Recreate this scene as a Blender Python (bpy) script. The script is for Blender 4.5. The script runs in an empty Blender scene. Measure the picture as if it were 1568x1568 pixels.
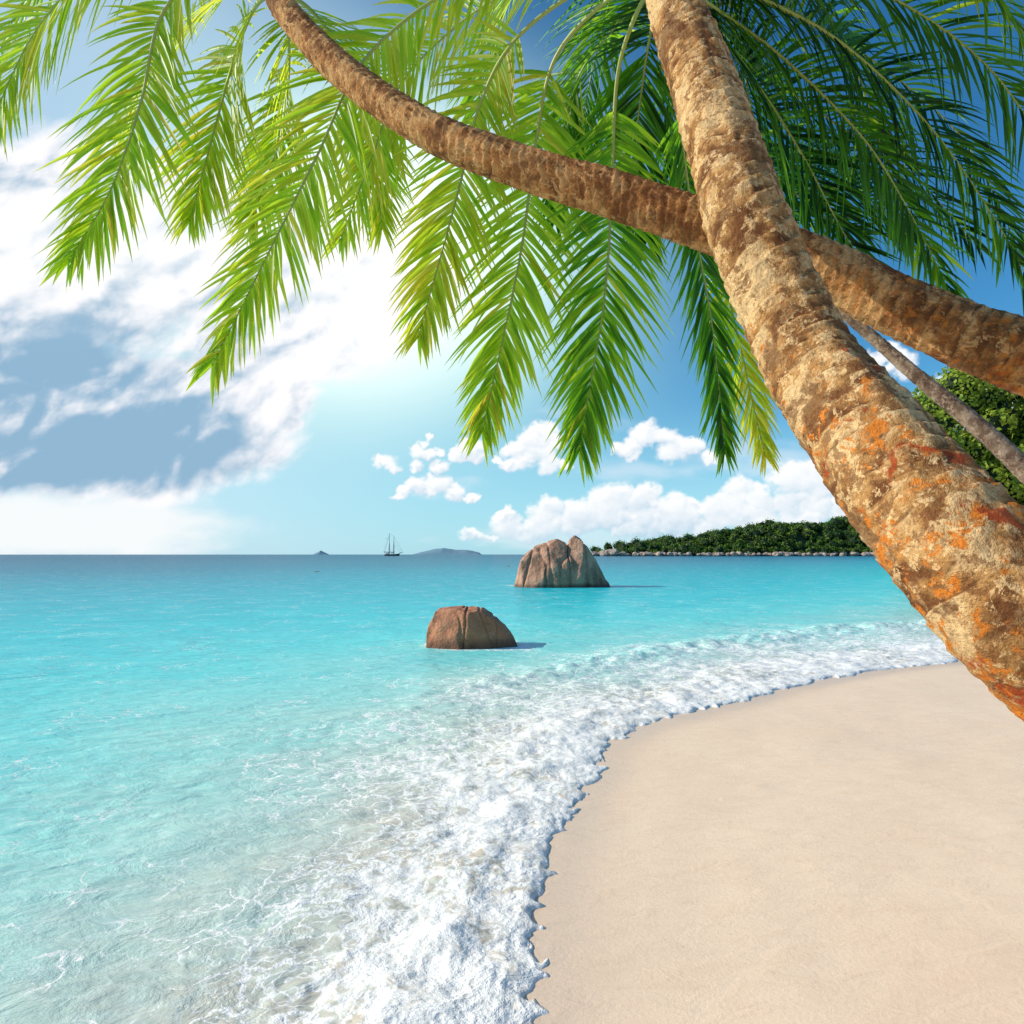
import bpy, bmesh, math, random
import numpy as np
from mathutils import Vector, Matrix
random.seed(7); rng=np.random.default_rng(7)
scene=bpy.context.scene
scene.view_settings.view_transform='Standard'
scene.view_settings.look='None'
scene.view_settings.exposure=0
scene.view_settings.gamma=1
COL=scene.collection
CAMH=2.0
def P(u,v,d): return np.array([(u-784)/1000*d, d, CAMH+(849-v)/1000*d])

# ------------------------------------------------------------ node helpers
def N(nt,t,inp=None,**kw):
    n=nt.nodes.new(t)
    for k,v in kw.items(): setattr(n,k,v)
    for k,v in (inp or {}).items():
        s=n.inputs[k]
        if isinstance(v,bpy.types.NodeSocket): nt.links.new(v,s)
        else: s.default_value=v
    return n
def M(nt,op,a,b=None,c=None,clamp=False):
    i={0:a}
    if b is not None: i[1]=b
    if c is not None: i[2]=c
    return N(nt,'ShaderNodeMath',i,operation=op,use_clamp=clamp).outputs[0]
def VM(nt,op,a,b=None,out=0):
    i={0:a}
    if b is not None: i[1]=b
    return N(nt,'ShaderNodeVectorMath',i,operation=op).outputs[out]
def MX(nt,f,a,b,blend='MIX'):
    def c(x): return x if isinstance(x,bpy.types.NodeSocket) else (tuple(x)+(1,) if len(x)==3 else x)
    return N(nt,'ShaderNodeMix',{0:f,6:c(a),7:c(b)},data_type='RGBA',blend_type=blend).outputs[2]
def SS(nt,x,lo,hi,a=0.0,b=1.0):
    return N(nt,'ShaderNodeMapRange',{0:x,1:lo,2:hi,3:a,4:b},interpolation_type='SMOOTHSTEP').outputs[0]
def RAMP(nt,f,stops,interp='LINEAR'):
    n=N(nt,'ShaderNodeValToRGB',{0:f}); cr=n.color_ramp; cr.interpolation=interp
    while len(cr.elements)<len(stops): cr.elements.new(0.5)
    for e,(p,c) in zip(cr.elements,stops):
        e.position=p; e.color=tuple(c)+(1,) if len(c)==3 else c
    return n.outputs[0]
def NOISE(nt,vec,scale,detail=4,rough=.5,dist=0,dim='3D'):
    return N(nt,'ShaderNodeTexNoise',{'Vector':vec,'Scale':scale,'Detail':detail,'Roughness':rough,'Distortion':dist},noise_dimensions=dim).outputs[0]
def ATT(nt,name): return N(nt,'ShaderNodeAttribute',attribute_name=name).outputs['Fac']
def MAT(name):
    m=bpy.data.materials.new(name); m.use_nodes=True; nt=m.node_tree; nt.nodes.clear()
    out=nt.nodes.new('ShaderNodeOutputMaterial')
    return m,nt,out
def GEOPOS(nt): return N(nt,'ShaderNodeNewGeometry').outputs['Position']

# ------------------------------------------------------------ numpy noise
def _h(ix,iy,iz):
    n=(ix.astype(np.int64)*73856093)^(iy.astype(np.int64)*19349663)^(iz.astype(np.int64)*83492791)
    n=n&0xffffffff
    n=((n^(n>>13))*1274126177)&0xffffffff
    n=((n^(n>>16))*2246822519)&0xffffffff
    return ((n^(n>>15))&0xffffff)/float(0xffffff)
def vn(x,y,z=None):
    ix=np.floor(x);iy=np.floor(y)
    fx=x-ix;fy=y-iy
    fx=fx*fx*fx*(fx*(fx*6-15)+10);fy=fy*fy*fy*(fy*(fy*6-15)+10)
    r=0
    if z is None:
        o=np.zeros_like(ix)
        for a in (0,1):
            for b in (0,1):
                r=r+_h(ix+a,iy+b,o)*(fx if a else 1-fx)*(fy if b else 1-fy)
        return r*2-1
    iz=np.floor(z);fz=z-iz;fz=fz*fz*(3-2*fz)
    for a in (0,1):
        for b in (0,1):
            for c in (0,1):
                r=r+_h(ix+a,iy+b,iz+c)*(fx if a else 1-fx)*(fy if b else 1-fy)*(fz if c else 1-fz)
    return r*2-1
def fbm(x,y,z=None,o=4,g=.5,bil=False):
    r=0;a=1;s=0
    for i in range(o):
        k=2.03**i; ca,sa=math.cos(i*.9),math.sin(i*.9)
        if z is None: q=vn((x*ca-y*sa)*k+i*17.3,(x*sa+y*ca)*k+i*9.1)
        else: q=vn(x*k+i*17.3,y*k+i*9.1,z*k+i*5.7)
        if bil: q=1-2*np.abs(q)
        r=r+a*q; s+=a;a*=g
    return r/s
def sstep(a,b,x):
    t=np.clip((x-a)/(b-a),0,1); return t*t*(3-2*t)

# ------------------------------------------------------------ mesh helpers
def mk(name,verts,faces,mats,attrs=None,smooth=True,parent=None,matidx=None,cols=None):
    me=bpy.data.meshes.new(name)
    verts=np.asarray(verts,dtype=np.float32);faces=np.asarray(faces,dtype=np.int32)
    k=faces.shape[1]
    me.vertices.add(len(verts)); me.vertices.foreach_set('co',verts.ravel())
    me.loops.add(faces.size); me.loops.foreach_set('vertex_index',faces.ravel())
    me.polygons.add(len(faces)); me.polygons.foreach_set('loop_start',np.arange(0,faces.size,k,dtype=np.int32))
    me.update(calc_edges=True)
    me.polygons.foreach_set('use_smooth',np.full(len(faces),smooth))
    if not isinstance(mats,(list,tuple)): mats=[mats]
    for m in mats: me.materials.append(m)
    if matidx is not None: me.polygons.foreach_set('material_index',np.asarray(matidx,dtype=np.int32))
    for an,av in (attrs or {}).items():
        a=me.attributes.new(an,'FLOAT','POINT'); a.data.foreach_set('value',np.asarray(av,dtype=np.float32).ravel())
    for an,av in (cols or {}).items():
        a=me.attributes.new(an,'FLOAT_COLOR','POINT'); a.data.foreach_set('color',np.asarray(av,dtype=np.float32).ravel())
    ob=bpy.data.objects.new(name,me); COL.objects.link(ob)
    if parent: ob.parent=parent
    return ob
def gridfaces(nr,nc,wrap=False):
    r=np.arange(nr-1)[:,None]; c=np.arange(nc if wrap else nc-1)[None,:]
    c2=(c+1)%nc
    return np.stack([r*nc+c,r*nc+c2,(r+1)*nc+c2,(r+1)*nc+c],-1).reshape(-1,4)
def catmull(pts,n):
    pts=np.asarray(pts,float)
    p=np.vstack([2*pts[0]-pts[1],pts,2*pts[-1]-pts[-2]])
    out=[]
    for i in range(1,len(p)-2):
        t=np.linspace(0,1,n,endpoint=False)[:,None]
        a,b,c,d=p[i-1],p[i],p[i+1],p[i+2]
        out.append(.5*((2*b)+(-a+c)*t+(2*a-5*b+4*c-d)*t**2+(-a+3*b-3*c+d)*t**3))
    out.append(pts[-1:]); return np.vstack(out)
def resample(path,n):
    d=np.r_[0,np.cumsum(np.linalg.norm(np.diff(path[:,:3],axis=0),axis=1))]
    s=np.linspace(0,d[-1],n)
    return np.stack([np.interp(s,d,path[:,i]) for i in range(path.shape[1])],1),s
def nrm(v): return v/np.maximum(np.linalg.norm(v,axis=-1,keepdims=True),1e-9)

# ------------------------------------------------------------ shoreline
shore=catmull([(-30,-200),(-8,-40),(-2,-8),(-.5,-1),(-.1,1.5),(.04,2.78),(.13,3.3),(.2,4.05),(.3,4.55),(.5,5.3),(.74,5.95),(1.04,6.87),(1.6,7.7),(2.45,8.35),(3.7,9.4),(5.5,10.75),(7.2,11.7),(8.7,12.4),(11.2,14),(15,18.2),(20,24.6),(30,40),(41,58),(64,93),(104,150),(200,290),(440,640),(640,775),(1500,900),(6000,1200)],6)
outer=catmull([(-3.2,-5),(-2.9,1),(-2.5,3),(-2.1,4.2),(-2.1,5),(-2.9,6.4),(-2.4,8.2),(-1.8,10.4),(-.3,12),(2.0,14.8),(4.3,16.4),(7.9,19.1),(13,20.7),(22,29),(32,44),(44,64)],6)
def sdist(x,y,line):
    best=np.full(x.shape,1e18);sg=np.ones(x.shape)
    for i in range(len(line)-1):
        ax,ay=line[i];bx,by=line[i+1];dx,dy=bx-ax,by-ay
        L=dx*dx+dy*dy
        t=np.clip(((x-ax)*dx+(y-ay)*dy)/L,0,1)
        qx=x-(ax+t*dx);qy=y-(ay+t*dy);d=qx*qx+qy*qy
        cr=dx*qy-dy*qx
        m=d<best-1e-12
        best=np.where(m,d,best);sg=np.where(m,np.sign(cr),sg)
    sg[sg==0]=1
    return np.sqrt(best)*sg

# ------------------------------------------------------------ camera / light / world
cam=bpy.data.cameras.new('camera'); co=bpy.data.objects.new('camera',cam); COL.objects.link(co)
cam.sensor_width=36; cam.lens=1000/1568*36; cam.shift_y=65/1568; cam.clip_end=80000; cam.clip_start=.05
co.location=(0,0,CAMH); co.rotation_euler=(math.radians(90),0,0); scene.camera=co
AZ=math.radians(-88); EL=math.radians(29.5)
sv=Vector((math.sin(AZ)*math.cos(EL),math.cos(AZ)*math.cos(EL),math.sin(EL)))
sun=bpy.data.lights.new('sun','SUN'); sun.energy=5; sun.angle=math.radians(.5); sun.color=(1,.92,.77)
so=bpy.data.objects.new('sun',sun); COL.objects.link(so); so.rotation_euler=(-sv).to_track_quat('-Z','Y').to_euler()

w=bpy.data.worlds.new('World'); scene.world=w; w.use_nodes=True; nt=w.node_tree; nt.nodes.clear()
wo=nt.nodes.new('ShaderNodeOutputWorld')
sky=N(nt,'ShaderNodeTexSky',sky_type='NISHITA',sun_disc=False); sky.sun_elevation=EL; sky.sun_rotation=AZ; sky.air_density=1.0; sky.dust_density=.4; sky.ozone_density=2.0
skc=N(nt,'ShaderNodeHueSaturation',{'Saturation':1.3,'Value':1.0,'Color':sky.outputs[0]}).outputs[0]
skc=MX(nt,1.0,skc,(.66,1.06,1.10),'MULTIPLY')
g=N(nt,'ShaderNodeTexCoord').outputs['Generated']
Z=N(nt,'ShaderNodeSeparateXYZ',{0:g}).outputs[2]
hor=SS(nt,Z,0,.24,.65,0)
skc=MX(nt,hor,skc,(3.6,6.2,8.0))
bg1=N(nt,'ShaderNodeBackground',{0:skc,1:.13}).outputs[0]
nt.links.new(bg1,wo.inputs[0])

# ------------------------------------------------------------ cloud shell (emissive, sun glow, haze and cloud shading painted in, 26 km out)
az=np.radians(np.arange(-60,60.01,.1)); ee=np.arange(0.0,1.12,.0017)
AZ_,EE=np.meshgrid(az,ee)
UU=784+1000*np.tan(AZ_); VV=849-1000*EE/np.cos(AZ_)
def blob(lst,sh=(0,0)):
    cur=np.full(UU.shape,-9.0)
    for (u,v,ru,rv,wt) in lst:
        q=((UU+sh[0]-u)/ru)**2+((VV+sh[1]-v)/rv)**2
        cur=np.maximum(cur,wt*(1-q))
    return cur
def G2(u,v,ru,rv): return np.exp(-((UU-u)/ru)**2-((VV-v)/rv)**2)
R,G,B_,A=[np.zeros(UU.shape) for _ in range(4)]
def over(col,a):
    global R,G,B_,A
    a=np.clip(a,0,1); na=a+A*(1-a); k=np.maximum(na,1e-6)
    c=[np.broadcast_to(x,UU.shape) for x in col]
    R=(c[0]*a+R*A*(1-a))/k;G=(c[1]*a+G*A*(1-a))/k;B_=(c[2]*a+B_*A*(1-a))/k;A=na
over((.34,.72,.88),.60*G2(600,600,340,260))
over((.60,.80,.92),.70*sstep(760,200,UU)*sstep(-500,100,VV))
sun_glow=G2(550,385,230,190)  # sun glow painted into the shell, away from the sun lamp's direction
over((.60+.75*sun_glow,.93+.42*sun_glow,.93+.35*sun_glow),.97*sstep(0,.70,G2(550,385,360,280)))
over((1,1,1.0),sstep(.1,.95,blob([(90,800,330,75,1.2)])+.5*fbm(UU/110,VV/45,o=6))*.85)
big=[(100,380,480,190,1.25),(440,500,170,100,1.1),(230,650,250,115,1.25),(370,600,130,80,1.0),(60,620,210,150,1.3),(540,420,120,80,.6),(440,648,30,18,.8),(250,735,110,40,.6)]
wx=fbm(UU/170,VV/170,o=3)*34; wy=fbm(UU/170+7,VV/170+3,o=3)*24
def dA(dx,dy,o=8):
    u=UU+dx+wx;v=VV+dy+wy; ru,rv=(u*.90-v*.43, u*.43+v*.90)
    return .62*fbm(ru/190,rv/105,o=o,g=.52)+.24*fbm(ru/90+5,rv/62,o=6,bil=True,g=.52)
nA=dA(0,0); DA=np.minimum(blob(big),.9)+nA*1.1
alA=sstep(-.05,.55,DA)
dark=np.maximum(blob([(180,690,300,95,1.1),(90,560,220,110,1.0),(340,700,150,60,.8),(260,520,160,55,.6)]),0)
rel=(nA-dA(-12,-16))  # light and shade of the big cloud painted from its density slope
rim=1-sstep(.2,.9,DA)
sA=np.clip(sstep(-.85,.30,-1.05*dark+rel*2.1+.42*rim+.28*fbm((UU*.9-VV*.43)/130,(UU*.43+VV*.9)/60,o=6,g=.5)),0,1)
over((.28+.76*sA,.47+.55*sA,.65+.39*sA),alA*.97)
over((1.12,1.12,1.10),.85*G2(530,465,100,75)*sstep(-.2,.5,nA+.2)+.5*G2(170,370,230,80))
cum=[]
r_=random.Random(5)
def heap(u0,u1,vb,hfun,n,s):
    for i in range(n):
        t=r_.random(); u=u0+(u1-u0)*t; h=hfun(t); rr=s*r_.choice([.45,.6,.8,1.0,1.3])*r_.uniform(.85,1.15); rr=min(rr,max(h*.6,6))
        v=vb-r_.random()**.8*max(h-rr*.6,0)-rr*.35
        cum.append((u,v,rr*1.3,rr,r_.uniform(.7,1.1)))
def hf(peaks): return lambda t: max(max(0,1-((t-p)/wd)**2)*hh for p,wd,hh in peaks)
heap(575,678,722,hf([(.12,.25,22),(.78,.22,66)]),18,15)
heap(600,730,765,hf([(.5,.5,34)]),16,14)
heap(692,740,708,hf([(.5,.5,36)]),8,14)
heap(755,875,718,hf([(.3,.4,40),(.65,.3,76),(.95,.2,16)]),24,17)
heap(945,1110,704,hf([(.12,.2,26),(.38,.25,62),(.75,.3,34)]),26,16)
heap(700,870,828,hf([(.1,.2,16),(.5,.2,62),(.85,.22,58)]),36,18)
heap(855,1080,820,hf([(.2,.25,48),(.5,.28,84),(.85,.3,60)]),50,20)
heap(1020,1260,812,hf([(.2,.25,38),(.5,.3,72),(.88,.3,100)]),54,22)
heap(1200,1400,800,hf([(.3,.5,105)]),34,24)
heap(1290,1400,580,hf([(.5,.6,50)]),12,20)
heap(1420,1600,640,hf([(.5,.6,80)]),16,30)
wx=fbm(UU/24,VV/24,o=5,g=.6)*12; wy=fbm(UU/24+7,VV/24+3,o=5,g=.6)*12
def dC(dx,dy):
    u=UU+dx;v=VV+dy
    cur=np.full(UU.shape,-9.0)
    m=(UU>380)&(VV>380)
    uu=(u+wx)[m];vv=(v+wy)[m]; c=np.full(uu.shape,-9.0)
    for (a,b,ru,rv,wt) in cum: c=np.maximum(c,wt*(1-((uu-a)/ru)**2-((vv-b)/rv)**2))
    cur[m]=c
    return cur
def nCf(dx,dy): return .25*fbm((UU+dx)/20,(VV+dy)/17,o=5,bil=True,g=.6)+.75*fbm((UU+dx)/55,(VV+dy)/36,o=7,g=.6)
BC=dC(0,0); nC=nCf(0,0)
DC=np.maximum(BC,-2)+nC*.95
alC=sstep(-.15,.60,DC)
def hgt(b,n): return np.sqrt(np.clip(np.maximum(b,-.5)+.6+n*.5,0,None))
relC=hgt(BC,nC)-hgt(dC(-5,-8),nCf(-5,-8))
low=sstep(745,835,VV)*.24
sC=np.clip(.78+relC*1.35-low+.25*fbm(UU/60,VV/40,o=4),0,1)  # puff shading and darker low bases put into the cloud colour
over((.47+.57*sC,.65+.39*sC,.82+.22*sC),alC*(.97-.3*sstep(795,845,VV)))
st=sstep(.2,.95,blob([(950,715,170,30,.8),(700,745,90,28,.8),(880,640,90,30,.3),(1150,700,150,50,.8),(860,820,220,26,.8)])+.7*fbm(UU/80,VV/26,o=6))
over((.88,.93,1.0),st*.4*(1-alC))
A=A*sstep(-60,-52,np.degrees(AZ_))*(1-sstep(52,60,np.degrees(AZ_)))*(1-sstep(.95,1.11,EE))
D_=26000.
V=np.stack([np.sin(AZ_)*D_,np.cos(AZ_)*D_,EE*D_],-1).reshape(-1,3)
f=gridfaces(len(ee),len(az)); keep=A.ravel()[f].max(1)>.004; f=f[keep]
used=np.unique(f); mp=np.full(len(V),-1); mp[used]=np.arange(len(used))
m,nt,out=MAT('cloud_glow_paint')
at=N(nt,'ShaderNodeAttribute',attribute_name='cloud_paint')
em=N(nt,'ShaderNodeEmission',{0:at.outputs['Color'],1:1.0}); tr=N(nt,'ShaderNodeBsdfTransparent')  # emission carries the painted cloud light and glow; no lamp lights the shell
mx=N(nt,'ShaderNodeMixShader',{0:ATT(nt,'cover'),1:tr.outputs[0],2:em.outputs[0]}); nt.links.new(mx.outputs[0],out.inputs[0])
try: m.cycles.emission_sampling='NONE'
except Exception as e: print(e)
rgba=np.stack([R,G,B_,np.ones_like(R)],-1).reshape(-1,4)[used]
mk('clouds_painted_glow',V[used],mp[f],m,{'cover':A.ravel()[used]},cols={'cloud_paint':rgba})

# ------------------------------------------------------------ sand
m,nt,out=MAT('sand_mat'); pos=GEOPOS(nt)
n1=NOISE(nt,pos,1.2,4,.55); nf=NOISE(nt,pos,220,2,.7); nm=NOISE(nt,VM(nt,'MULTIPLY',pos,(1.5,4,1)),2.2,4,.6,.6); ng=NOISE(nt,pos,45,3,.7)
wet=ATT(nt,'wet')
c=MX(nt,n1,(.86,.63,.45),(.93,.74,.56)); c=MX(nt,SS(nt,nm,.42,.75,0,.45),c,(.80,.58,.41))
c=MX(nt,SS(nt,nf,.3,.75,0,.45),c,(.70,.51,.36)); c=MX(nt,SS(nt,ng,.5,.8,0,.35),c,(.68,.50,.35))
wetn=M(nt,'MULTIPLY',wet,SS(nt,n1,.2,.6,.5,1),clamp=True)
c=MX(nt,M(nt,'MULTIPLY',wetn,.55),c,(.60,.45,.35))
b=N(nt,'ShaderNodeBump',{'Height':M(nt,'MULTIPLY_ADD',nm,8,M(nt,'MULTIPLY_ADD',ng,2,nf)),'Strength':.4,'Distance':.003}).outputs[0]
pb=N(nt,'ShaderNodeBsdfPrincipled',{'Base Color':c,'Roughness':SS(nt,wetn,0,1,.95,.4),'Specular IOR Level':.3,'Normal':b})
nt.links.new(pb.outputs[0],out.inputs[0]); SAND=m
def sp_axis(lo,hi,c0,step,nn,gr):
    k=np.arange(-nn,nn+1)
    off=np.sign(k)*step*(gr**np.abs(k)-1)/(gr-1)
    a=c0+off; a=a[(a>lo)&(a<hi)]; return np.r_[lo,a,hi]
gx=sp_axis(-30000,30000,2.5,.06,450,1.026); gy=sp_axis(-3000,30000,5,.06,450,1.026)
GX,GY=np.meshgrid(gx,gy); sd=sdist(GX,GY,shore)
inl=np.maximum(-sd,0)
zs=np.where(sd<0, .035*np.minimum(inl,12)+.02*sstep(8,60,inl)*np.minimum(inl,200)*.5, -.05*np.minimum(sd,60))
zs=zs+np.where(sd<0,np.minimum(inl,1)*.018*fbm(GX*.9,GY*.9),0)
wetv=sstep(-.6,-.05,sd)
mk('sand_beach',np.stack([GX,GY,zs],-1).reshape(-1,3),gridfaces(len(gy),len(gx)),SAND,{'wet':wetv})

# ------------------------------------------------------------ sea
scol=np.r_[-6,-5,-4,-3.2,-2.6,-2.1,-1.7,-1.4,-1.2,-1.05,np.linspace(-.95,.95,640),1.05,1.2,1.4,1.7,2.1,2.6,3.2,4,5,6]
yr=[1.0]
while yr[-1]<26: yr.append(yr[-1]*1.0045)
while yr[-1]<120: yr.append(yr[-1]*1.012)
while yr[-1]<28000: yr.append(yr[-1]*1.05)
yr=np.array(yr)
YY=np.repeat(yr[:,None],len(scol),1); XX=YY*scol[None,:]
sd=sdist(XX,YY,shore); od=sdist(XX,YY,outer)
wob=.12*fbm(XX*2.0,YY*2.0,o=2)+.06*fbm(XX*5,YY*5,o=1,bil=True)+.028*fbm(XX*15,YY*15,o=1,bil=True)
far=sstep(14,40,YY)
sp_=sd+wob*(1-far)
o_in=np.maximum(-od,0)
gv=np.where(sd>0,o_in/(np.maximum(sd,0)+o_in+1e-6),1.0)
gv=np.where(od>0,-np.minimum(od,3)*.3,gv)
lum=.5+.5*fbm(XX*8,YY*8,o=3,bil=True,g=.6)
lum2=fbm(XX*3,YY*3,o=3)
gg=np.clip(gv,0,1)
near=1-sstep(20,60,YY)
z=.012*fbm(XX*.9,YY*1.6,o=3)*sstep(0,2,sd)*near
z=z+.042*near*sstep(.1,1,gg)*np.sqrt(np.clip(sp_/.14,0,1))*(.45+.55*lum) + .03*near*sstep(.1,.6,gg)*lum2*sstep(0,.5,sp_)
ridge=np.exp(-((gv-.82)/.10)**2)*.03+np.exp(-((gv-.30)/.12)**2)*.12*sstep(6,14,YY)
z=z+ridge*near*sstep(0,.5,sp_)*(.7+.6*lum2)
z=np.where(sp_>0,z,np.maximum(sp_*1.2,-.5)-.004)
def rring(cx,cy,rx,ry):
    return np.sqrt(((XX-cx)/rx)**2+((YY-cy)/ry)**2)
r1=rring(-.80,14.5,1.05,.8); r2=rring(3.1,42,3.2,2.2); r3=rring(.18,14.0,.5,.5)
rf=np.exp(-((r1-1)/.16)**2)*.72+np.exp(-((r2-1)/.08)**2)*.55+np.exp(-(r3)**2)*.72
depth=np.maximum(sd,0)+.25*np.maximum(YY-22,0)
dl=np.log1p(depth)/math.log(401)
m,nt,out=MAT('water_mat'); pos=GEOPOS(nt)
dla=ATT(nt,'dl'); ga=ATT(nt,'g'); rfa=ATT(nt,'rf')
nb=NOISE(nt,VM(nt,'MULTIPLY',pos,(1,1.6,1)),.35,3,.6,.5)
dlm=M(nt,'ADD',dla,M(nt,'MULTIPLY_ADD',nb,.14,-.07))
def L(x): return math.log1p(x)/math.log(401)
c=RAMP(nt,dlm,[(0,(.70,.55,.43)),(L(1.1),(.66,.58,.48)),(L(2.2),(.52,.68,.60)),(L(4),(.36,.76,.69)),(L(8),(.13,.74,.72)),(L(15),(.035,.62,.66)),(L(40),(.004,.42,.51)),(L(110),(.002,.21,.32)),(1,(.002,.12,.22))])
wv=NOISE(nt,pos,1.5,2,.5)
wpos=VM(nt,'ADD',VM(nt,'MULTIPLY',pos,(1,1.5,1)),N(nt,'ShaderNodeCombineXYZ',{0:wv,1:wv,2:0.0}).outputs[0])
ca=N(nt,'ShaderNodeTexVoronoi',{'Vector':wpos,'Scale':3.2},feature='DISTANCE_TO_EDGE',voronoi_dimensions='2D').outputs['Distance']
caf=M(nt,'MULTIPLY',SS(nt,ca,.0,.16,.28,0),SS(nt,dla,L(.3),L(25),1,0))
c=MX(nt,caf,c,(.84,.95,.88))  # caustic light network painted into the shallow water colour
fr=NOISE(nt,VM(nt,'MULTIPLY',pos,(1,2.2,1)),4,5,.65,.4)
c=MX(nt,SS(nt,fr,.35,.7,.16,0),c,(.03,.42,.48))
wn=N(nt,'ShaderNodeTexNoise',{'Vector':pos,'Scale':2.2,'Detail':3,'Roughness':.6},noise_dimensions='2D')
fp=VM(nt,'ADD',pos,VM(nt,'MULTIPLY',VM(nt,'SUBTRACT',wn.outputs['Color'],(.5,.5,.5)),(.7,.7,0)))
e1=N(nt,'ShaderNodeTexVoronoi',{'Vector':fp,'Scale':3.2},feature='DISTANCE_TO_EDGE',voronoi_dimensions='2D').outputs['Distance']
e2=N(nt,'ShaderNodeTexVoronoi',{'Vector':fp,'Scale':9.0},feature='DISTANCE_TO_EDGE',voronoi_dimensions='2D').outputs['Distance']
bn=NOISE(nt,pos,.9,4,.6,.3,'2D')
gp=M(nt,'MAXIMUM',M(nt,'ADD',ga,M(nt,'MULTIPLY_ADD',bn,1.5,-.80)),M(nt,'ADD',rfa,M(nt,'MULTIPLY_ADD',bn,.8,-.45)))
gp=M(nt,'MINIMUM',gp,M(nt,'ADD',M(nt,'MULTIPLY',M(nt,'MAXIMUM',ga,rfa),3.5),.05))
gp=M(nt,'MAXIMUM',gp,SS(nt,ga,.86,1.0,-1,1.0))
gate=SS(nt,gp,-.04,.10)
w1=M(nt,'MULTIPLY_ADD',M(nt,'POWER',M(nt,'MAXIMUM',gp,0),2.8),.48,.045)
w2=M(nt,'MULTIPLY_ADD',M(nt,'POWER',M(nt,'MAXIMUM',gp,0),2.4),.55,.012)
f1=SS(nt,M(nt,'DIVIDE',e1,w1),.2,1.15,1,0); f2=SS(nt,M(nt,'DIVIDE',e2,w2),.2,1.15,.85,0)
fm=M(nt,'MULTIPLY',M(nt,'MAXIMUM',f1,f2),gate)
fine=NOISE(nt,pos,26,3,.7)
fm=M(nt,'MULTIPLY',fm,SS(nt,fine,.28,.5,.6,1),clamp=True)
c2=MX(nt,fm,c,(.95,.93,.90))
bw=NOISE(nt,VM(nt,'MULTIPLY',pos,(1,1.7,1)),2.6,6,.66,.4)
bw2=NOISE(nt,VM(nt,'MULTIPLY',pos,(1,2,1)),.22,4,.6,.5)
b=N(nt,'ShaderNodeBump',{'Height':M(nt,'MULTIPLY_ADD',bw2,5,bw),'Strength':.65,'Distance':.075}).outputs[0]
b=N(nt,'ShaderNodeBump',{'Height':fine,'Strength':M(nt,'MULTIPLY',fm,.6),'Distance':.02,'Normal':b}).outputs[0]
df=N(nt,'ShaderNodeBsdfDiffuse',{'Color':c2,'Normal':b})
gs=N(nt,'ShaderNodeBsdfGlossy',{'Color':(1,1,1,1),'Roughness':.14,'Normal':b})
fz=N(nt,'ShaderNodeFresnel',{'IOR':1.33,'Normal':b}).outputs[0]
ff=M(nt,'MULTIPLY',M(nt,'MINIMUM',M(nt,'MULTIPLY',fz,.55),.22),M(nt,'MULTIPLY_ADD',fm,-.8,1))
mx=N(nt,'ShaderNodeMixShader',{0:ff,1:df.outputs[0],2:gs.outputs[0]})
nt.links.new(mx.outputs[0],out.inputs[0])
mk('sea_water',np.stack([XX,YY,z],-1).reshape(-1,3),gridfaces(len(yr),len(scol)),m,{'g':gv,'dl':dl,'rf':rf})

# ------------------------------------------------------------ rocks
def rockmat(name,a,b_,sc,fc=(.50,.30,.19)):
    m,nt,out=MAT(name); tc=GEOPOS(nt)
    n=NOISE(nt,tc,sc,6,.65); st=NOISE(nt,VM(nt,'MULTIPLY',tc,(1,1,.18)),sc*1.6,5,.6,.4); f=NOISE(nt,tc,sc*14,3,.7)
    c=MX(nt,SS(nt,n,.3,.7),a,b_); c=MX(nt,SS(nt,st,.48,.66,0,.75),c,tuple(x*.22 for x in a)); c=MX(nt,SS(nt,f,.45,.8,0,.5),c,fc)
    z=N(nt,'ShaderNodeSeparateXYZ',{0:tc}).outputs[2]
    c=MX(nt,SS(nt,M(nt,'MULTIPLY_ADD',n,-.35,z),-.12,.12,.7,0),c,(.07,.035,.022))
    bb=N(nt,'ShaderNodeBump',{'Height':M(nt,'ADD',n,M(nt,'MULTIPLY',f,.25)),'Strength':.8,'Distance':.35/sc}).outputs[0]
    p=N(nt,'ShaderNodeBsdfPrincipled',{'Base Color':c,'Roughness':.8,'Normal':bb}); nt.links.new(p.outputs[0],out.inputs[0]); return m
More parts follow.
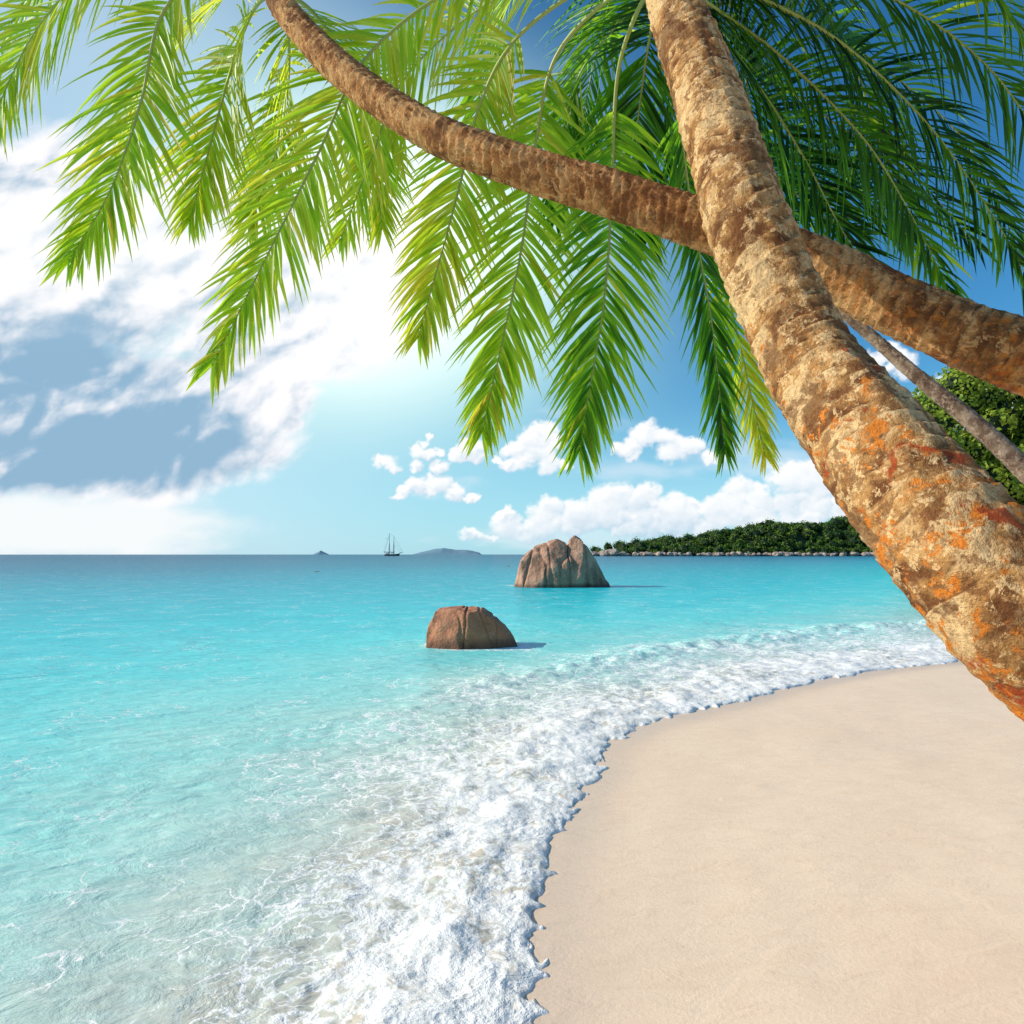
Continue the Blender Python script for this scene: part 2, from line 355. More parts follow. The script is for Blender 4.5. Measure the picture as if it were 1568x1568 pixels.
def rock(name,d,lumps,vox,amp,fr,mat,cracks=(),it=4):
    bm=bmesh.new()
    for L_ in lumps:
        b2=bmesh.new()
        for (u,dy,v) in L_:
            p=P(u,v,d); b2.verts.new((p[0],d+dy,p[2]))
        bmesh.ops.convex_hull(b2,input=b2.verts)
        me=bpy.data.meshes.new('t'); b2.to_mesh(me); b2.free(); bm.from_mesh(me)
    me=bpy.data.meshes.new('t'); bm.to_mesh(me); bm.free()
    ob=bpy.data.objects.new('t',me); COL.objects.link(ob)
    r=ob.modifiers.new('r','REMESH'); r.mode='VOXEL'; r.voxel_size=vox
    s_=ob.modifiers.new('s','SMOOTH'); s_.iterations=it; s_.factor=.6
    dg=bpy.context.evaluated_depsgraph_get(); me2=bpy.data.meshes.new_from_object(ob.evaluated_get(dg))
    bpy.data.objects.remove(ob)
    n=len(me2.vertices); co_=np.empty(n*3); me2.vertices.foreach_get('co',co_); co_=co_.reshape(-1,3)
    no=np.empty(n*3); me2.vertices.foreach_get('normal',no); no=no.reshape(-1,3)
    q=co_*fr
    dsp=amp*fbm(q[:,0],q[:,1],q[:,2],5)-amp*.7*np.exp(-(np.abs(fbm(q[:,0]*.6+9,q[:,1]*.6,q[:,2]*.25,2))/.035)**2)
    for (u1,v1,u2,v2,wd,dp) in cracks:
        a=P(u1,v1,d);b_=P(u2,v2,d); t=(co_[:,2]-a[2])/(b_[2]-a[2]); xx=a[0]+(b_[0]-a[0])*t+.6*wd*vn(co_[:,2]/wd*.15,co_[:,1]*0)
        dsp=dsp-dp*np.exp(-((co_[:,0]-xx)/wd)**2)
    co_=co_+no*dsp[:,None]
    me2.vertices.foreach_set('co',co_.astype(np.float32).ravel()); me2.materials.clear(); me2.materials.append(mat)
    me2.polygons.foreach_set('use_smooth',np.ones(len(me2.polygons),bool)); me2.update()
    me2.name=name; ob=bpy.data.objects.new(name,me2); COL.objects.link(ob); return ob
R1=rockmat('granite_near',(.44,.14,.06),(.60,.25,.13),1.6,(.68,.36,.21))
R2=rockmat('granite_far',(.44,.20,.115),(.62,.34,.22),.7,(.66,.40,.27))
A1=[(652,-.5,1012),(655,.6,1012),(724,-.75,1012),(722,.7,1012),(656,-.35,960),(657,.4,956),(668,-.3,934),(674,.3,931),(700,-.35,930),(705,.4,929),(722,-.5,936),(722,.5,931),(700,-.62,965)]
B1=[(708,-.7,1012),(708,.7,1012),(800,-.3,1000),(796,.4,1000),(714,-.45,936),(714,.5,931),(733,-.3,932),(738,.4,931),(752,-.3,942),(755,.3,940),(768,-.25,958),(774,.2,957),(786,-.1,970),(740,-.6,985)]
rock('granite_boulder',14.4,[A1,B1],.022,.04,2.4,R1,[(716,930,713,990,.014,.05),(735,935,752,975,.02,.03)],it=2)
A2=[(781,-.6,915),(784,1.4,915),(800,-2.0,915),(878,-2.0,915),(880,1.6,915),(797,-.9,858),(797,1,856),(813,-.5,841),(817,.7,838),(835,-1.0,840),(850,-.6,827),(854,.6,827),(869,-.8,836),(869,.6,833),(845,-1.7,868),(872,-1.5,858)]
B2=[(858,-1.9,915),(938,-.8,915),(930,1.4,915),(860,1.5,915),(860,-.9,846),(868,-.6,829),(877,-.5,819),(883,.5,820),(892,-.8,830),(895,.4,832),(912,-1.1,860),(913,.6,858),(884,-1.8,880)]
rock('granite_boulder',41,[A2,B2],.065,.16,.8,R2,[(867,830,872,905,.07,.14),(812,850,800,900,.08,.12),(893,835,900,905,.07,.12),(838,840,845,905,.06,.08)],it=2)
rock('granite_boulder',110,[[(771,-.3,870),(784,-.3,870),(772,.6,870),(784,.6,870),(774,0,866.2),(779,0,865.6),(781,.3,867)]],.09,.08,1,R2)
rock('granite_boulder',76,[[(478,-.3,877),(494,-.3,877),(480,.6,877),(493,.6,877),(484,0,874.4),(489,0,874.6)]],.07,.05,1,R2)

# ------------------------------------------------------------ palms
m,nt,out=MAT('palm_leaf')
tn=ATT(nt,'tint')
c=RAMP(nt,tn,[(0,(.006,.028,.008)),(.35,(.045,.14,.012)),(.7,(.18,.30,.015)),(1,(.40,.34,.03))])
ct=RAMP(nt,tn,[(0,(.015,.08,.01)),(.35,(.24,.58,.02)),(.7,(.80,1.0,.05)),(1,(1.0,.85,.08))])
p=N(nt,'ShaderNodeBsdfPrincipled',{'Base Color':c,'Roughness':.42,'Specular IOR Level':.4})
tr=N(nt,'ShaderNodeBsdfTranslucent',{'Color':ct})
mx=N(nt,'ShaderNodeMixShader',{0:.6,1:p.outputs[0],2:tr.outputs[0]}); nt.links.new(mx.outputs[0],out.inputs[0]); LEAF=m
m,nt,out=MAT('palm_rachis'); p=N(nt,'ShaderNodeBsdfPrincipled',{'Base Color':(.34,.40,.10,1),'Roughness':.5}); nt.links.new(p.outputs[0],out.inputs[0]); RACH=m
def trunkmat(name,dk,md,lt,orange):
    m,nt,out=MAT(name); tc=GEOPOS(nt)
    rg=ATT(nt,'ring'); bs=ATT(nt,'basef'); fib=ATT(nt,'tone')
    n1=NOISE(nt,tc,6,5,.6,.3); n2=NOISE(nt,VM(nt,'ADD',tc,(4,2,1)),19,6,.74,.3); n3=NOISE(nt,VM(nt,'ADD',tc,(9,7,3)),12,6,.74,.4); n4=NOISE(nt,VM(nt,'ADD',tc,(1,7,9)),80,3,.7)
    n7=NOISE(nt,VM(nt,'ADD',tc,(3,1,8)),3.2,5,.6,.3)
    c=RAMP(nt,M(nt,'MULTIPLY_ADD',fib,.20,n1),[(.32,dk),(.48,md),(.68,lt)])
    c=MX(nt,SS(nt,n2,.525,.56,0,.7),c,tuple(min(1,x*1.25) for x in lt))
    c=MX(nt,SS(nt,n3,.53,.57,0,.7),c,tuple(x*1.3 for x in dk))
    c=MX(nt,SS(nt,M(nt,'MULTIPLY_ADD',n2,.35,n7),.74,.80,0,.75),c,dk)
    th=M(nt,'MULTIPLY_ADD',bs,-.36,.71)
    n5=NOISE(nt,VM(nt,'ADD',tc,(2,9,5)),11,6,.74,.4); n6=NOISE(nt,VM(nt,'ADD',tc,(12,3,5)),6,5,.7,.5)
    c=MX(nt,M(nt,'MULTIPLY',SS(nt,M(nt,'SUBTRACT',n5,th),-.015,.04),orange),c,(.66,.20,.025))
    c=MX(nt,M(nt,'MULTIPLY',SS(nt,M(nt,'SUBTRACT',n6,M(nt,'MULTIPLY_ADD',bs,-.34,.73)),-.01,.06),orange*.9),c,(.42,.06,.012))
    c=MX(nt,M(nt,'MULTIPLY',rg,SS(nt,n2,.3,.6,1,.4),clamp=True),c,(.06,.025,.01))
    c=MX(nt,SS(nt,n4,.45,.70,0,.45),c,dk)
    h=M(nt,'ADD',M(nt,'ADD',M(nt,'MULTIPLY',n2,.6),M(nt,'MULTIPLY',n3,-.6)),M(nt,'MULTIPLY',n4,.35))
    bb=N(nt,'ShaderNodeBump',{'Height':h,'Strength':.95,'Distance':.024}).outputs[0]
    p=N(nt,'ShaderNodeBsdfPrincipled',{'Base Color':c,'Roughness':.85,'Specular IOR Level':.2,'Normal':bb}); nt.links.new(p.outputs[0],out.inputs[0]); return m
T1=trunkmat('palm_bark',(.15,.055,.017),(.52,.265,.09),(.74,.49,.24),1.0)
T2=trunkmat('palm_bark_brown',(.17,.06,.018),(.52,.225,.07),(.66,.37,.15),.6)
T3=trunkmat('palm_bark_grey',(.12,.07,.05),(.28,.19,.13),(.42,.32,.24),.1)
def trunk(name,pts,mat,parent,spacing=.075,ridge=.009,seg=96,dr=.007):
    path=catmull(pts,12); L_=np.linalg.norm(np.diff(path[:,:3],axis=0),axis=1).sum()
    pr,s_=resample(path,max(40,int(L_/dr)))
    c=pr[:,:3];r=pr[:,3]; T=nrm(np.gradient(c,axis=0))
    ref=np.array([0,1.,0]); A_=nrm(np.cross(T,ref)); Bv=np.cross(T,A_)
    th=np.linspace(0,2*math.pi,seg,endpoint=False)
    TH,SSs=np.meshgrid(th,s_)
    cx=np.cos(TH);sx=np.sin(TH)
    ph=SSs/spacing+.6*vn(cx*1.2+3,sx*1.2,SSs*2)+.16*vn(cx*5,sx*5,SSs*9)+.45*cx
    idn=np.floor(ph); fr=ph-idn
    prof=fr**2.2*np.clip((1-fr)/.10,0,1)
    hh_=vn(idn*7.7,cx*0.0+1.3,cx*2)
    rad=r[:,None]+ridge*(prof*1.5-.3)*(.7+.6*hh_)+.014*fbm(cx*2,sx*2,SSs*3,3)*(r[:,None]/.16)+.005*fbm(cx*8,sx*8,SSs*26,3)
    V=c[:,None,:]+rad[:,:,None]*(cx[:,:,None]*A_[:,None,:]+sx[:,:,None]*Bv[:,None,:])
    ring=np.exp(-((np.minimum(fr,1-fr))/.07)**2)*(.62+.6*vn(cx*3,sx*3,SSs*8))
    base=1-np.clip(SSs/ (s_[-1]*.80),0,1)
    tone=hh_+.8*(fr-.5)
    return mk(name,V.reshape(-1,3),gridfaces(len(c),seg,True)[:, ::-1],mat,{'ring':np.clip(ring,0,1),'basef':base,'tone':tone},parent=parent)
class Fr:
    def __init__(s): s.v=[];s.f=[];s.t=[];s.n=0; s.rv=[];s.rf=[];s.rn=0
    def frond(s,pts,Lm=.5,face=(0,-1,.25),tint=.45,pairs=62,start=.2,wid=.026,droop=.32,r0=.013,rag=.14,a0=70,a1=24):
        pairs=int(pairs*1.5); Lm*=1.05
        path=catmull(pts,14); pr,ss_=resample(path,120); T=nrm(np.gradient(pr,axis=0))
        th=np.linspace(0,2*math.pi,7,endpoint=False); A_=nrm(np.cross(T,np.array([.1,1,.2]))); Bv=np.cross(T,A_)
        rr=(r0*(1-np.linspace(0,1,120))**.8+.002)[:,None,None]
        V=pr[:,None,:]+rr*(np.cos(th)[None,:,None]*A_[:,None]+np.sin(th)[None,:,None]*Bv[:,None])
        s.rv.append(V.reshape(-1,3)); s.rf.append(gridfaces(120,7,True)+s.rn); s.rn+=840
        face=nrm(np.array(face,float))
        for i in range(pairs):
            t=start+(1-start)*(i+.5*random.random())/pairs
            idx=t*119; i0=min(118,int(idx)); f=idx-i0
            p0=pr[i0]*(1-f)+pr[i0+1]*f; t_=T[i0]
            S=nrm(np.cross(t_,face)); Nn=nrm(np.cross(S,t_))
            q=(t-start)/(1-start)
            Ln=Lm*(.62+.38*math.sin(min(1,q/.45)*math.pi/2) if q<.45 else 1-.62*((q-.45)/.55)**1.6)
            a=math.radians(a0+(a1-a0)*q)
            for sd_ in (-1,1):
                if random.random()<rag*.3: continue
                L2=Ln*random.uniform(.82,1.12)*(random.uniform(.5,.9) if random.random()<rag else 1)
                aa=a+math.radians(random.uniform(-9,9))
                d0=math.cos(aa)*t_+math.sin(aa)*sd_*S+Nn*random.uniform(-.15,.25)
                dr=droop*random.uniform(.5,1.6)
                K=6; q0=p0.copy(); dk=nrm(d0); tw=random.uniform(-.6,.6)
                ctr=[];wd=[];dd=[]
                for k_ in range(K+1):
                    ctr.append(q0.copy()); dd.append(dk)
                    x=k_/K; wd.append(wid*(.45+.55*min(1,x/.25))*(1-max(0,(x-.3)/.7)**1.6)+.0008)
                    dk=nrm(dk+np.array([0,0,-1])*dr*.16*(1+x)); q0=q0+dk*L2/K
                ctr=np.array(ctr);dd=np.array(dd);wd=np.array(wd)[:,None]
                W=nrm(np.cross(dd,Nn+tw*sd_*S)); U=np.cross(W,dd)
                V=np.stack([ctr-W*wd*.5+U*wd*.16,ctr-U*0,ctr+W*wd*.5+U*wd*.16],1).reshape(-1,3)
                s.v.append(V); s.f.append(gridfaces(K+1,3)+s.n); s.n+=len(V)
                tt=tint+random.uniform(-.16,.14)+(.4 if random.random()<.04 else 0)
                s.t.append(np.repeat(tt+.16*np.linspace(0,1,K+1)**3,3))
    def build(s,parent):
        mk('leaflets',np.vstack(s.v),np.vstack(s.f),LEAF,{'tint':np.clip(np.concatenate(s.t),0,1)},parent=parent)
        mk('rachises',np.vstack(s.rv),np.vstack(s.rf),RACH,parent=parent)
def empty(name,loc=(0,0,0)):
    e=bpy.data.objects.new(name,None); COL.objects.link(e); return e
def PR(u,v,d,D): return np.r_[P(u,v,d),D/2]
pal=empty('palm_tree')
trunk('trunk',[np.array([3.15,1.75,-.2,.27]),np.array([2.95,1.75,.25,.23]),np.array([2.35,1.78,.95,.20]),PR(1625,1005,1.80,.385),PR(1505,880,1.86,.375),PR(1416,780,2.0,.365),PR(1333,680,2.2,.355),PR(1243,560,2.5,.335),PR(1184,440,2.64,.325),PR(1139,330,2.72,.315),PR(1105,226,2.92,.305),PR(1076,130,3.1,.29),PR(1048,50,3.25,.27),PR(1025,-20,3.4,.25),PR(1010,-70,3.5,.20)],T1,pal)
F=Fr(); H=P(1015,-40,3.42)
def fr(F,H,pts,**k): F.frond([H]+[P(*p) for p in pts],**k)
fr(F,H,[(880,-70,3.7),(700,-20,3.9),(560,90,4.0),(485,240,4.0),(405,400,3.9),(325,560,3.85)],Lm=.58,tint=.72,start=.25,pairs=78,wid=.029)
fr(F,H,[(900,-20,3.8),(790,60,4.0),(735,160,4.2),(700,300,4.3),(640,518,4.3)],Lm=.54,tint=.78,start=.35,pairs=66)
fr(F,H,[(930,0,3.8),(850,90,4.1),(820,220,4.3),(795,400,4.4),(738,662,4.4)],Lm=.58,tint=.66,start=.3,pairs=80)
fr(F,H,[(975,20,3.8),(945,120,4.1),(937,280,4.3),(925,460,4.35),(886,692,4.35)],Lm=.60,tint=.46,start=.3,pairs=80,face=(.1,-1,.2))
fr(F,H,[(1030,60,3.9),(1040,180,4.1),(1060,330,4.3),(1090,500,4.4),(1110,695,4.4)],Lm=.46,tint=.28,start=.3,pairs=74,a0=50,face=(.4,-1,.2))
fr(F,H,[(900,-60,4),(740,10,4.5),(620,120,4.8),(570,240,4.9),(520,370,4.9)],Lm=.6,tint=.76,start=.3,pairs=60)
fr(F,H,[(960,20,4.2),(890,110,4.8),(860,210,5.0),(850,340,5.1)],Lm=.6,tint=.3,start=.2)
fr(F,H,[(1000,30,4.2),(985,120,4.6),(975,230,4.8),(990,370,4.9)],Lm=.6,tint=.2,start=.2)
fr(F,H,[(1090,10,3.9),(1200,90,4.3),(1320,210,4.5),(1390,320,4.6),(1455,448,4.6)],Lm=.6,tint=.22,start=.2,droop=.4)
fr(F,H,[(1090,40,3.9),(1160,130,4.3),(1230,240,4.6),(1300,370,4.8),(1350,420,4.8)],Lm=.65,tint=.06,start=.15,droop=.2)
fr(F,H,[(1120,-20,3.9),(1280,60,4.3),(1420,190,4.6),(1520,330,4.7),(1580,440,4.7)],Lm=.65,tint=.12,start=.2)
fr(F,H,[(1140,-60,3.9),(1330,-20,4.3),(1500,90,4.4),(1600,230,4.4),(1650,360,4.3)],Lm=.65,tint=.22,start=.2)
fr(F,H,[(1070,60,4.1),(1100,160,4.6),(1180,260,5.0),(1260,330,5.2),(1330,360,5.3)],Lm=.65,tint=.03,start=.1)
fr(F,H,[(1080,20,4.3),(1160,100,5.2),(1280,190,5.6),(1390,260,5.8),(1500,380,5.8)],Lm=.8,tint=.02,start=.1)
fr(F,H,[(1100,-20,4.4),(1220,20,5.3),(1360,110,5.7),(1480,220,5.8),(1560,380,5.8)],Lm=.8,tint=.03,start=.1)
fr(F,H,[(1080,-130,3.6),(1200,-200,3.9),(1360,-160,4.1),(1500,-40,4.2),(1600,100,4.2)],Lm=.6,tint=.3)
fr(F,H,[(1000,-100,3.9),(980,-110,4.6),(940,-20,5.3),(900,140,5.8),(880,260,6)],Lm=.8,tint=.25)
fr(F,H,[(1060,-80,3.9),(1100,-60,4.6),(1130,60,5.3),(1160,220,5.7),(1180,360,5.8)],Lm=.8,tint=.05)
fr(F,H,[(1040,-80,4),(1030,-60,4.8),(1020,60,5.5),(1030,180,5.9),(1040,300,6)],Lm=.8,tint=.1)
fr(F,H,[(1090,-80,3.9),(1200,-60,4.6),(1300,80,5.3),(1360,260,5.7),(1400,380,5.8)],Lm=.8,tint=.05)
fr(F,H,[(960,-100,4.0),(860,-90,4.7),(780,0,5.3),(740,120,5.6),(720,240,5.7)],Lm=.65,tint=.55)
F.build(pal)
pal2=empty('palm_tree')
trunk('trunk',[np.array([4.0,2.35,-.2,.20]),np.array([3.9,2.35,.35,.17]),np.array([3.3,2.45,1.5,.15]),PR(1800,655,2.6,.30),PR(1568,548,2.78,.280),PR(1470,510,2.88,.262),PR(1360,462,3.0,.25),PR(1240,402,3.1,.238),PR(1080,347,3.22,.225),PR(920,292,3.32,.212),PR(760,243,3.42,.20),PR(640,190,3.55,.19),PR(520,105,3.75,.175),PR(440,20,3.95,.16),PR(410,-30,4.05,.12)],T2,pal2,spacing=.05,ridge=.006)
F=Fr(); H=P(415,-20,4.0)
fr(F,H,[(340,-60,4.1),(250,20,4.2),(215,160,4.25),(170,290,4.2),(105,400,4.15)],Lm=.60,tint=.70,start=.25,pairs=60,wid=.029)
fr(F,H,[(330,-80,4.2),(180,-70,4.4),(60,40,4.6),(-20,200,4.6)],Lm=.7,tint=.78,start=.25)
fr(F,H,[(380,30,4.4),(350,120,4.7),(320,230,4.8),(290,340,4.8)],Lm=.58,tint=.75,start=.2)
fr(F,H,[(440,40,4.5),(440,140,5),(420,240,5.2),(380,350,5.2)],Lm=.62,tint=.76,start=.2)
fr(F,H,[(480,20,4.5),(540,110,5.2),(570,220,5.4),(585,350,5.4)],Lm=.6,tint=.78,start=.2)
fr(F,H,[(360,-20,4.7),(270,60,5.4),(210,150,6),(200,260,6.1)],Lm=.65,tint=.8,start=.2)
fr(F,H,[(340,-110,4.6),(230,-150,5),(110,-90,5.4),(20,40,5.7),(-40,160,6)],Lm=.7,tint=.65,start=.2)
F.build(pal2)
pal3=empty('palm_tree')
trunk('trunk',[np.array([8.2,5.6,-.1,.13]),np.array([7.6,5.6,.5,.11]),PR(1900,1010,5.7,.19),PR(1700,845,5.8,.18),PR(1525,678,6.0,.165),PR(1400,572,6.2,.125),PR(1290,478,6.4,.095),PR(1220,430,6.5,.085),PR(1160,400,6.5,.08)],T3,pal3,seg=32,dr=.02,ridge=.005)
F=Fr(); H=P(1165,402,6.5)
fr(F,H,[(1130,390,6.5),(1115,440,6.5),(1140,560,6.5),(1172,700,6.5)],Lm=.55,tint=.85,start=.1,pairs=60,a0=45)
fr(F,H,[(1200,380,6.5),(1260,400,6.6),(1330,450,6.7)],Lm=.35,tint=.15,start=.1,pairs=40)
fr(F,H,[(1170,340,6.5),(1230,290,6.6),(1320,300,6.7),(1400,370,6.8)],Lm=.7,tint=.05,start=.1,pairs=50)
fr(F,H,[(1150,340,6.8),(1190,250,6.9),(1260,230,7),(1350,280,7.1)],Lm=.7,tint=.05,start=.1,pairs=50)
F.build(pal3)

# ------------------------------------------------------------ foliage masses
m,nt,out=MAT('foliage')
tn=ATT(nt,'tint')
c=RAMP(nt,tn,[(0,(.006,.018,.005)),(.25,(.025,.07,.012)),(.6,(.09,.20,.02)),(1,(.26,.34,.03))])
p=N(nt,'ShaderNodeBsdfPrincipled',{'Base Color':c,'Roughness':.6,'Specular IOR Level':.3}); tr=N(nt,'ShaderNodeBsdfTranslucent',{'Color':c})
mx=N(nt,'ShaderNodeMixShader',{0:.3,1:p.outputs[0],2:tr.outputs[0]}); nt.links.new(mx.outputs[0],out.inputs[0]); FOL=m
bmi=bmesh.new(); bmesh.ops.create_icosphere(bmi,subdivisions=2,radius=1); IV=np.array([v.co[:] for v in bmi.verts]); IF=np.array([[v.index for v in f.verts] for f in bmi.faces]); bmi.free()
def foliage(name,crowns,nl,ls,tb=.5,core=.8):
    V=[];Fc=[];Tt=[];n=0
    for (x,y,z,r,rz) in crowns:
        o=rng.uniform(0,100,3); dsp=1+.45*fbm(IV[:,0]*1.6+o[0],IV[:,1]*1.6+o[1],IV[:,2]*1.6+o[2],3)
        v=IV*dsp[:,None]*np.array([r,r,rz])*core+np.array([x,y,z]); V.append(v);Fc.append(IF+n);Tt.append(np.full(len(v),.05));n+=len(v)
        k=int(nl*rng.uniform(.8,1.2)); d=nrm(rng.normal(size=(k,3))); d[:,2]=np.abs(d[:,2])*rng.choice([1,1,1,-.6],k); d=nrm(d)
        dd=1+.45*fbm(d[:,0]*1.6+o[0],d[:,1]*1.6+o[1],d[:,2]*1.6+o[2],3)
        pr=d*(dd*rng.uniform(.78,1.12,k))[:,None]*np.array([r,r,rz])+np.array([x,y,z])
        nn=nrm(d+rng.normal(size=(k,3))*.7); a=nrm(np.cross(nn,rng.normal(size=(k,3)))); b=np.cross(nn,a)
        s_=(ls*rng.uniform(.6,1.3,k))[:,None]
        q=np.stack([pr-a*s_,pr-b*s_*.6,pr+a*s_,pr+b*s_*.6],1).reshape(-1,3)
        i=np.arange(k)[:,None]*4+n; Fc.append(np.vstack([i+np.array([0,1,2]),i+np.array([0,2,3])])); V.append(q)
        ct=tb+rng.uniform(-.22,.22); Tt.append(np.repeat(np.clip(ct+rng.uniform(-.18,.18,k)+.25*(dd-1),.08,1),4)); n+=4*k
    return mk(name,np.vstack(V),np.vstack(Fc),FOL,{'tint':np.concatenate(Tt)},smooth=False)
m,nt,out=MAT('hill_soil'); n=NOISE(nt,GEOPOS(nt),.08,6,.6); c=MX(nt,n,(.02,.04,.012),(.05,.07,.02)); p=N(nt,'ShaderNodeBsdfPrincipled',{'Base Color':c,'Roughness':.9}); nt.links.new(p.outputs[0],out.inputs[0]); SOIL=m
prof=np.array([(895,849),(915,842),(940,835),(980,831),(1020,826),(1080,820),(1120,813),(1160,806),(1220,798),(1260,800),(1290,796),(1340,790),(1420,780),(1600,760),(2000,745),(2600,760)],float)
hx=(prof[:,0]-784)*.8; hz=(849-prof[:,1])*.8
xs=np.linspace(hx[0]-5,hx[-1],260); ys=np.linspace(780,1100,50)
HX,HY=np.meshgrid(xs,ys)
def hh(x,y):
    r=np.interp(x,hx,hz); t=np.clip((y-790)/60,0,1); return (r-3)*np.sin(t*math.pi/2)*(1-sstep(950,1100,y))*(1+.10*fbm(x*.02,y*.02))-1*(y<788)
mk('headland',np.stack([HX,HY,hh(HX,HY)-2],-1).reshape(-1,3),gridfaces(50,260),SOIL)
cr=[]
for i in range(1500):
    x=rng.uniform(108,620) if i<1250 else rng.uniform(600,1400); y=790+75*rng.random()**1.3
    if x<135 and rng.random()<.8: continue
    r=rng.uniform(2.2,4.5) if rng.random()<.7 else rng.uniform(5,8); zz=hh(np.array([x]),np.array([y]))[0]
    if zz<1.5 and rng.random()<.6: continue
    cr.append((x,y,zz+r*.4,r,r*rng.uniform(.7,1.3)))
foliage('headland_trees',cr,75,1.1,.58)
m=rockmat('granite_pale',(.40,.28,.22),(.56,.44,.36),.25,(.6,.48,.4))
V=[];Fc=[];n=0
for i in range(230):
    x=rng.uniform(96,440) ; r=rng.uniform(1.2,3.2)*(1.5 if x<125 else 1); y=784+rng.uniform(-3,8)
    o=rng.uniform(0,99,3); q=IV*(1+.5*fbm(IV[:,0]+o[0],IV[:,1]+o[1],IV[:,2]+o[2],2))[:,None]*r*np.array([1.3,1,.9])
    V.append(q+np.array([x,y,max(0,(x-96)*.1 if x<125 else 1)*rng.random()+.3*r+rng.random()*1.5]));Fc.append(IF+n);n+=len(q)
mk('shore_boulders',np.vstack(V),np.vstack(Fc),m,smooth=False)
cr=[]
def topz(x): return np.interp(x,[36,38,41,46,60,90],[12,17,21.5,23,26,30])
for i in range(460):
    x=rng.uniform(37.5,80); y=rng.uniform(60,72)+.1*(x-38); zt=topz(x); z=zt*rng.random()**.7*.98
    y=y+z*.35-3; r=rng.uniform(1.1,2.4); x2=x*y/62
    cr.append((x2+1.0,y,z*y/62*.92+.3,r,r*.85))
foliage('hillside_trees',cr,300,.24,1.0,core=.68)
xs=np.linspace(38,160,50);ys=np.linspace(60,150,30);HX,HY=np.meshgrid(xs,ys)
mk('hillside',np.stack([HX,HY,np.minimum(17,(HY-60)*.8)*sstep(.66,.82,HX/HY)-1.5+.6*fbm(HX*.1,HY*.1)*sstep(.66,.75,HX/HY)],-1).reshape(-1,3),gridfaces(30,50),SOIL)

# ------------------------------------------------------------ far islands
m,nt,out=MAT('island_haze'); n=NOISE(nt,GEOPOS(nt),.01,5,.6); c=MX(nt,n,(.12,.24,.32),(.19,.32,.40)); p=N(nt,'ShaderNodeBsdfPrincipled',{'Base Color':c,'Roughness':.95}); nt.links.new(p.outputs[0],out.inputs[0])  # aerial haze painted into the islands' base colour
def island(name,u0,u1,d,prof):
    a=(u0-784)/1000*d;b=(u1-784)/1000*d; xs=np.linspace(a,b,80);ys=np.linspace(d,d+(b-a)*.5,24);HX,HY=np.meshgrid(xs,ys)
    t=(HX-a)/(b-a);h=np.interp(t,[p[0] for p in prof],[p[1] for p in prof])/1000*d
    v=(HY-d)/((b-a)*.5)
    z=h*np.sin(np.clip(v*1.6,0,1)*math.pi/2)*(1-sstep(.6,1,v))*(1+.12*fbm(HX*.012,HY*.012))-2
    mk(name,np.stack([HX,HY,z],-1).reshape(-1,3),gridfaces(24,80),m)
island('island',474,503,4200,[(0,0),(.2,2.5),(.5,7.5),(.7,4.5),(1,0)])
island('island',625,737,6000,[(0,0),(.15,5),(.32,9),(.45,11),(.6,8.5),(.8,8),(.95,4),(1,0)])

# ------------------------------------------------------------ schooner
def simple(name,c,r=.6):
    m,nt,out=MAT(name); n=NOISE(nt,GEOPOS(nt),.8,4,.6); cc=MX(nt,n,tuple(x*.8 for x in c),c); p=N(nt,'ShaderNodeBsdfPrincipled',{'Base Color':cc,'Roughness':r}); nt.links.new(p.outputs[0],out.inputs[0]); return m
HUL=simple('hull_paint',(.05,.07,.09));WOO=simple('mast_wood',(.10,.08,.07));SAI=simple('sail_cloth',(.55,.52,.47)); WHT=simple('cabin_paint',(.6,.6,.58))
ship=empty('sailing_ship')
d=900;sx=(600-784)/1000*d
st=np.linspace(-1,1,25);rows=[]
for t in st:
    hb=2.7*(1-abs(t)**2.6)**.7*(1 if t<0 else .95)+.05; dk=2.1+.9*t*t+(.5*t if t>0 else 0); kl=-1.0
    rows.append([(t*10.5+ (0.6*max(t,0) if k_ in(0,6) else 0),yy*hb,zz) for k_,(yy,zz) in enumerate([(-1,dk),(-.97,dk*.5),(-.75,-.2),(0,kl),(.75,-.2),(.97,dk*.5),(1,dk)])])
V=np.array(rows).reshape(-1,3); f=gridfaces(25,7)
dkf=np.array([[i*7,(i+1)*7,(i+1)*7+6,i*7+6] for i in range(24)])
hull=mk('hull',V+np.array([sx,d,0]),np.vstack([f,dkf]),[HUL,WHT],parent=ship,matidx=np.r_[np.zeros(len(f)),np.ones(24)])
def tube(bm,p,q,r1,r2,s=8):
    p=Vector(p);q=Vector(q);D=q-p
    mt=Matrix.Translation((p+q)/2)@D.to_track_quat('Z','Y').to_matrix().to_4x4()
    bmesh.ops.create_cone(bm,cap_ends=True,segments=s,radius1=r1,radius2=r2,depth=D.length,matrix=mt)
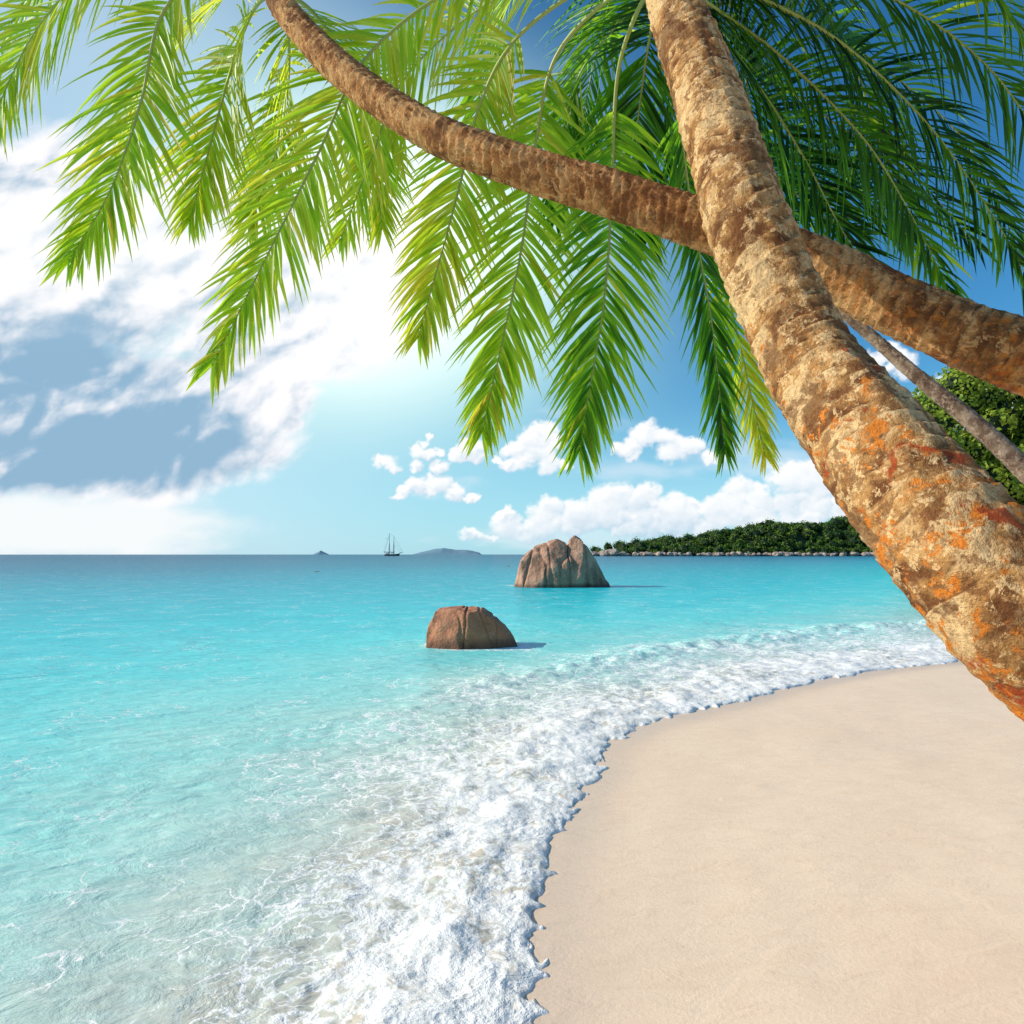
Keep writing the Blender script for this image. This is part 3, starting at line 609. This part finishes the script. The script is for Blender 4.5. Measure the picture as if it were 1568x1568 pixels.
def bmo(name,mat,fn):
    bm=bmesh.new();fn(bm);me=bpy.data.meshes.new(name);bm.to_mesh(me);bm.free();me.materials.append(mat)
    o=bpy.data.objects.new(name,me);COL.objects.link(o);o.parent=ship;o.location=(sx,d,0)
def masts(bm):
    tube(bm,(-3.5,0,1.5),(-3.2,0,31),.42,.2);tube(bm,(2.6,0,1.5),(2.9,0,27),.42,.2)
    tube(bm,(10,0,3.2),(15.5,0,5),.28,.12);tube(bm,(-3.4,0,4.5),(-11.5,0,5.2),.22,.16);tube(bm,(2.7,0,4.5),(-2.8,0,5),.2,.16)
    for z,l in((20,3.2),(24,2.4)): tube(bm,(2.8,-l,z),(2.8,l,z),.16,.16)
    tube(bm,(-3.3,0,22),(-8.5,0,25),.15,.1)
def rig(bm):
    for a,b in [((15.5,0,5),(2.9,0,27)),((15,0,4.8),(2.85,0,20)),((12,0,4),(2.8,0,16)),((2.9,0,27),(-3.2,0,31)),((-3.2,0,31),(-10.5,0,3)),((-11.5,0,5.2),(-3.2,0,29))]: tube(bm,a,b,.09,.09,5)
    for mx_ in(-3.4,2.7):
        for yy in(-2.6,2.6):
            for o in(-1.2,0,1.2): tube(bm,(mx_+o*1.2,yy,2.3),(mx_,0,20),.08,.08,5)
def sails(bm):
    tube(bm,(-3.8,0,5.1),(-11,0,5.7),.5,.3);tube(bm,(2.3,0,5.1),(-2.4,0,5.5),.42,.3);tube(bm,(10.5,0,4),(14.8,0,5.3),.3,.15)
def cabin(bm):
    bmesh.ops.create_cube(bm,size=1,matrix=Matrix.Translation((-6.2,0,3.0))@Matrix.Diagonal((4,2.6,1.5,1)));bmesh.ops.create_cube(bm,size=1,matrix=Matrix.Translation((0,0,2.8))@Matrix.Diagonal((2.8,2.2,1.1,1)))
    bmesh.ops.bevel(bm,geom=bm.edges[:],offset=.2,segments=2,affect='EDGES')
bmo('masts',WOO,masts);bmo('rigging',WOO,rig);bmo('furled_sails',SAI,sails);bmo('deckhouse',WHT,cabin)
print('built')
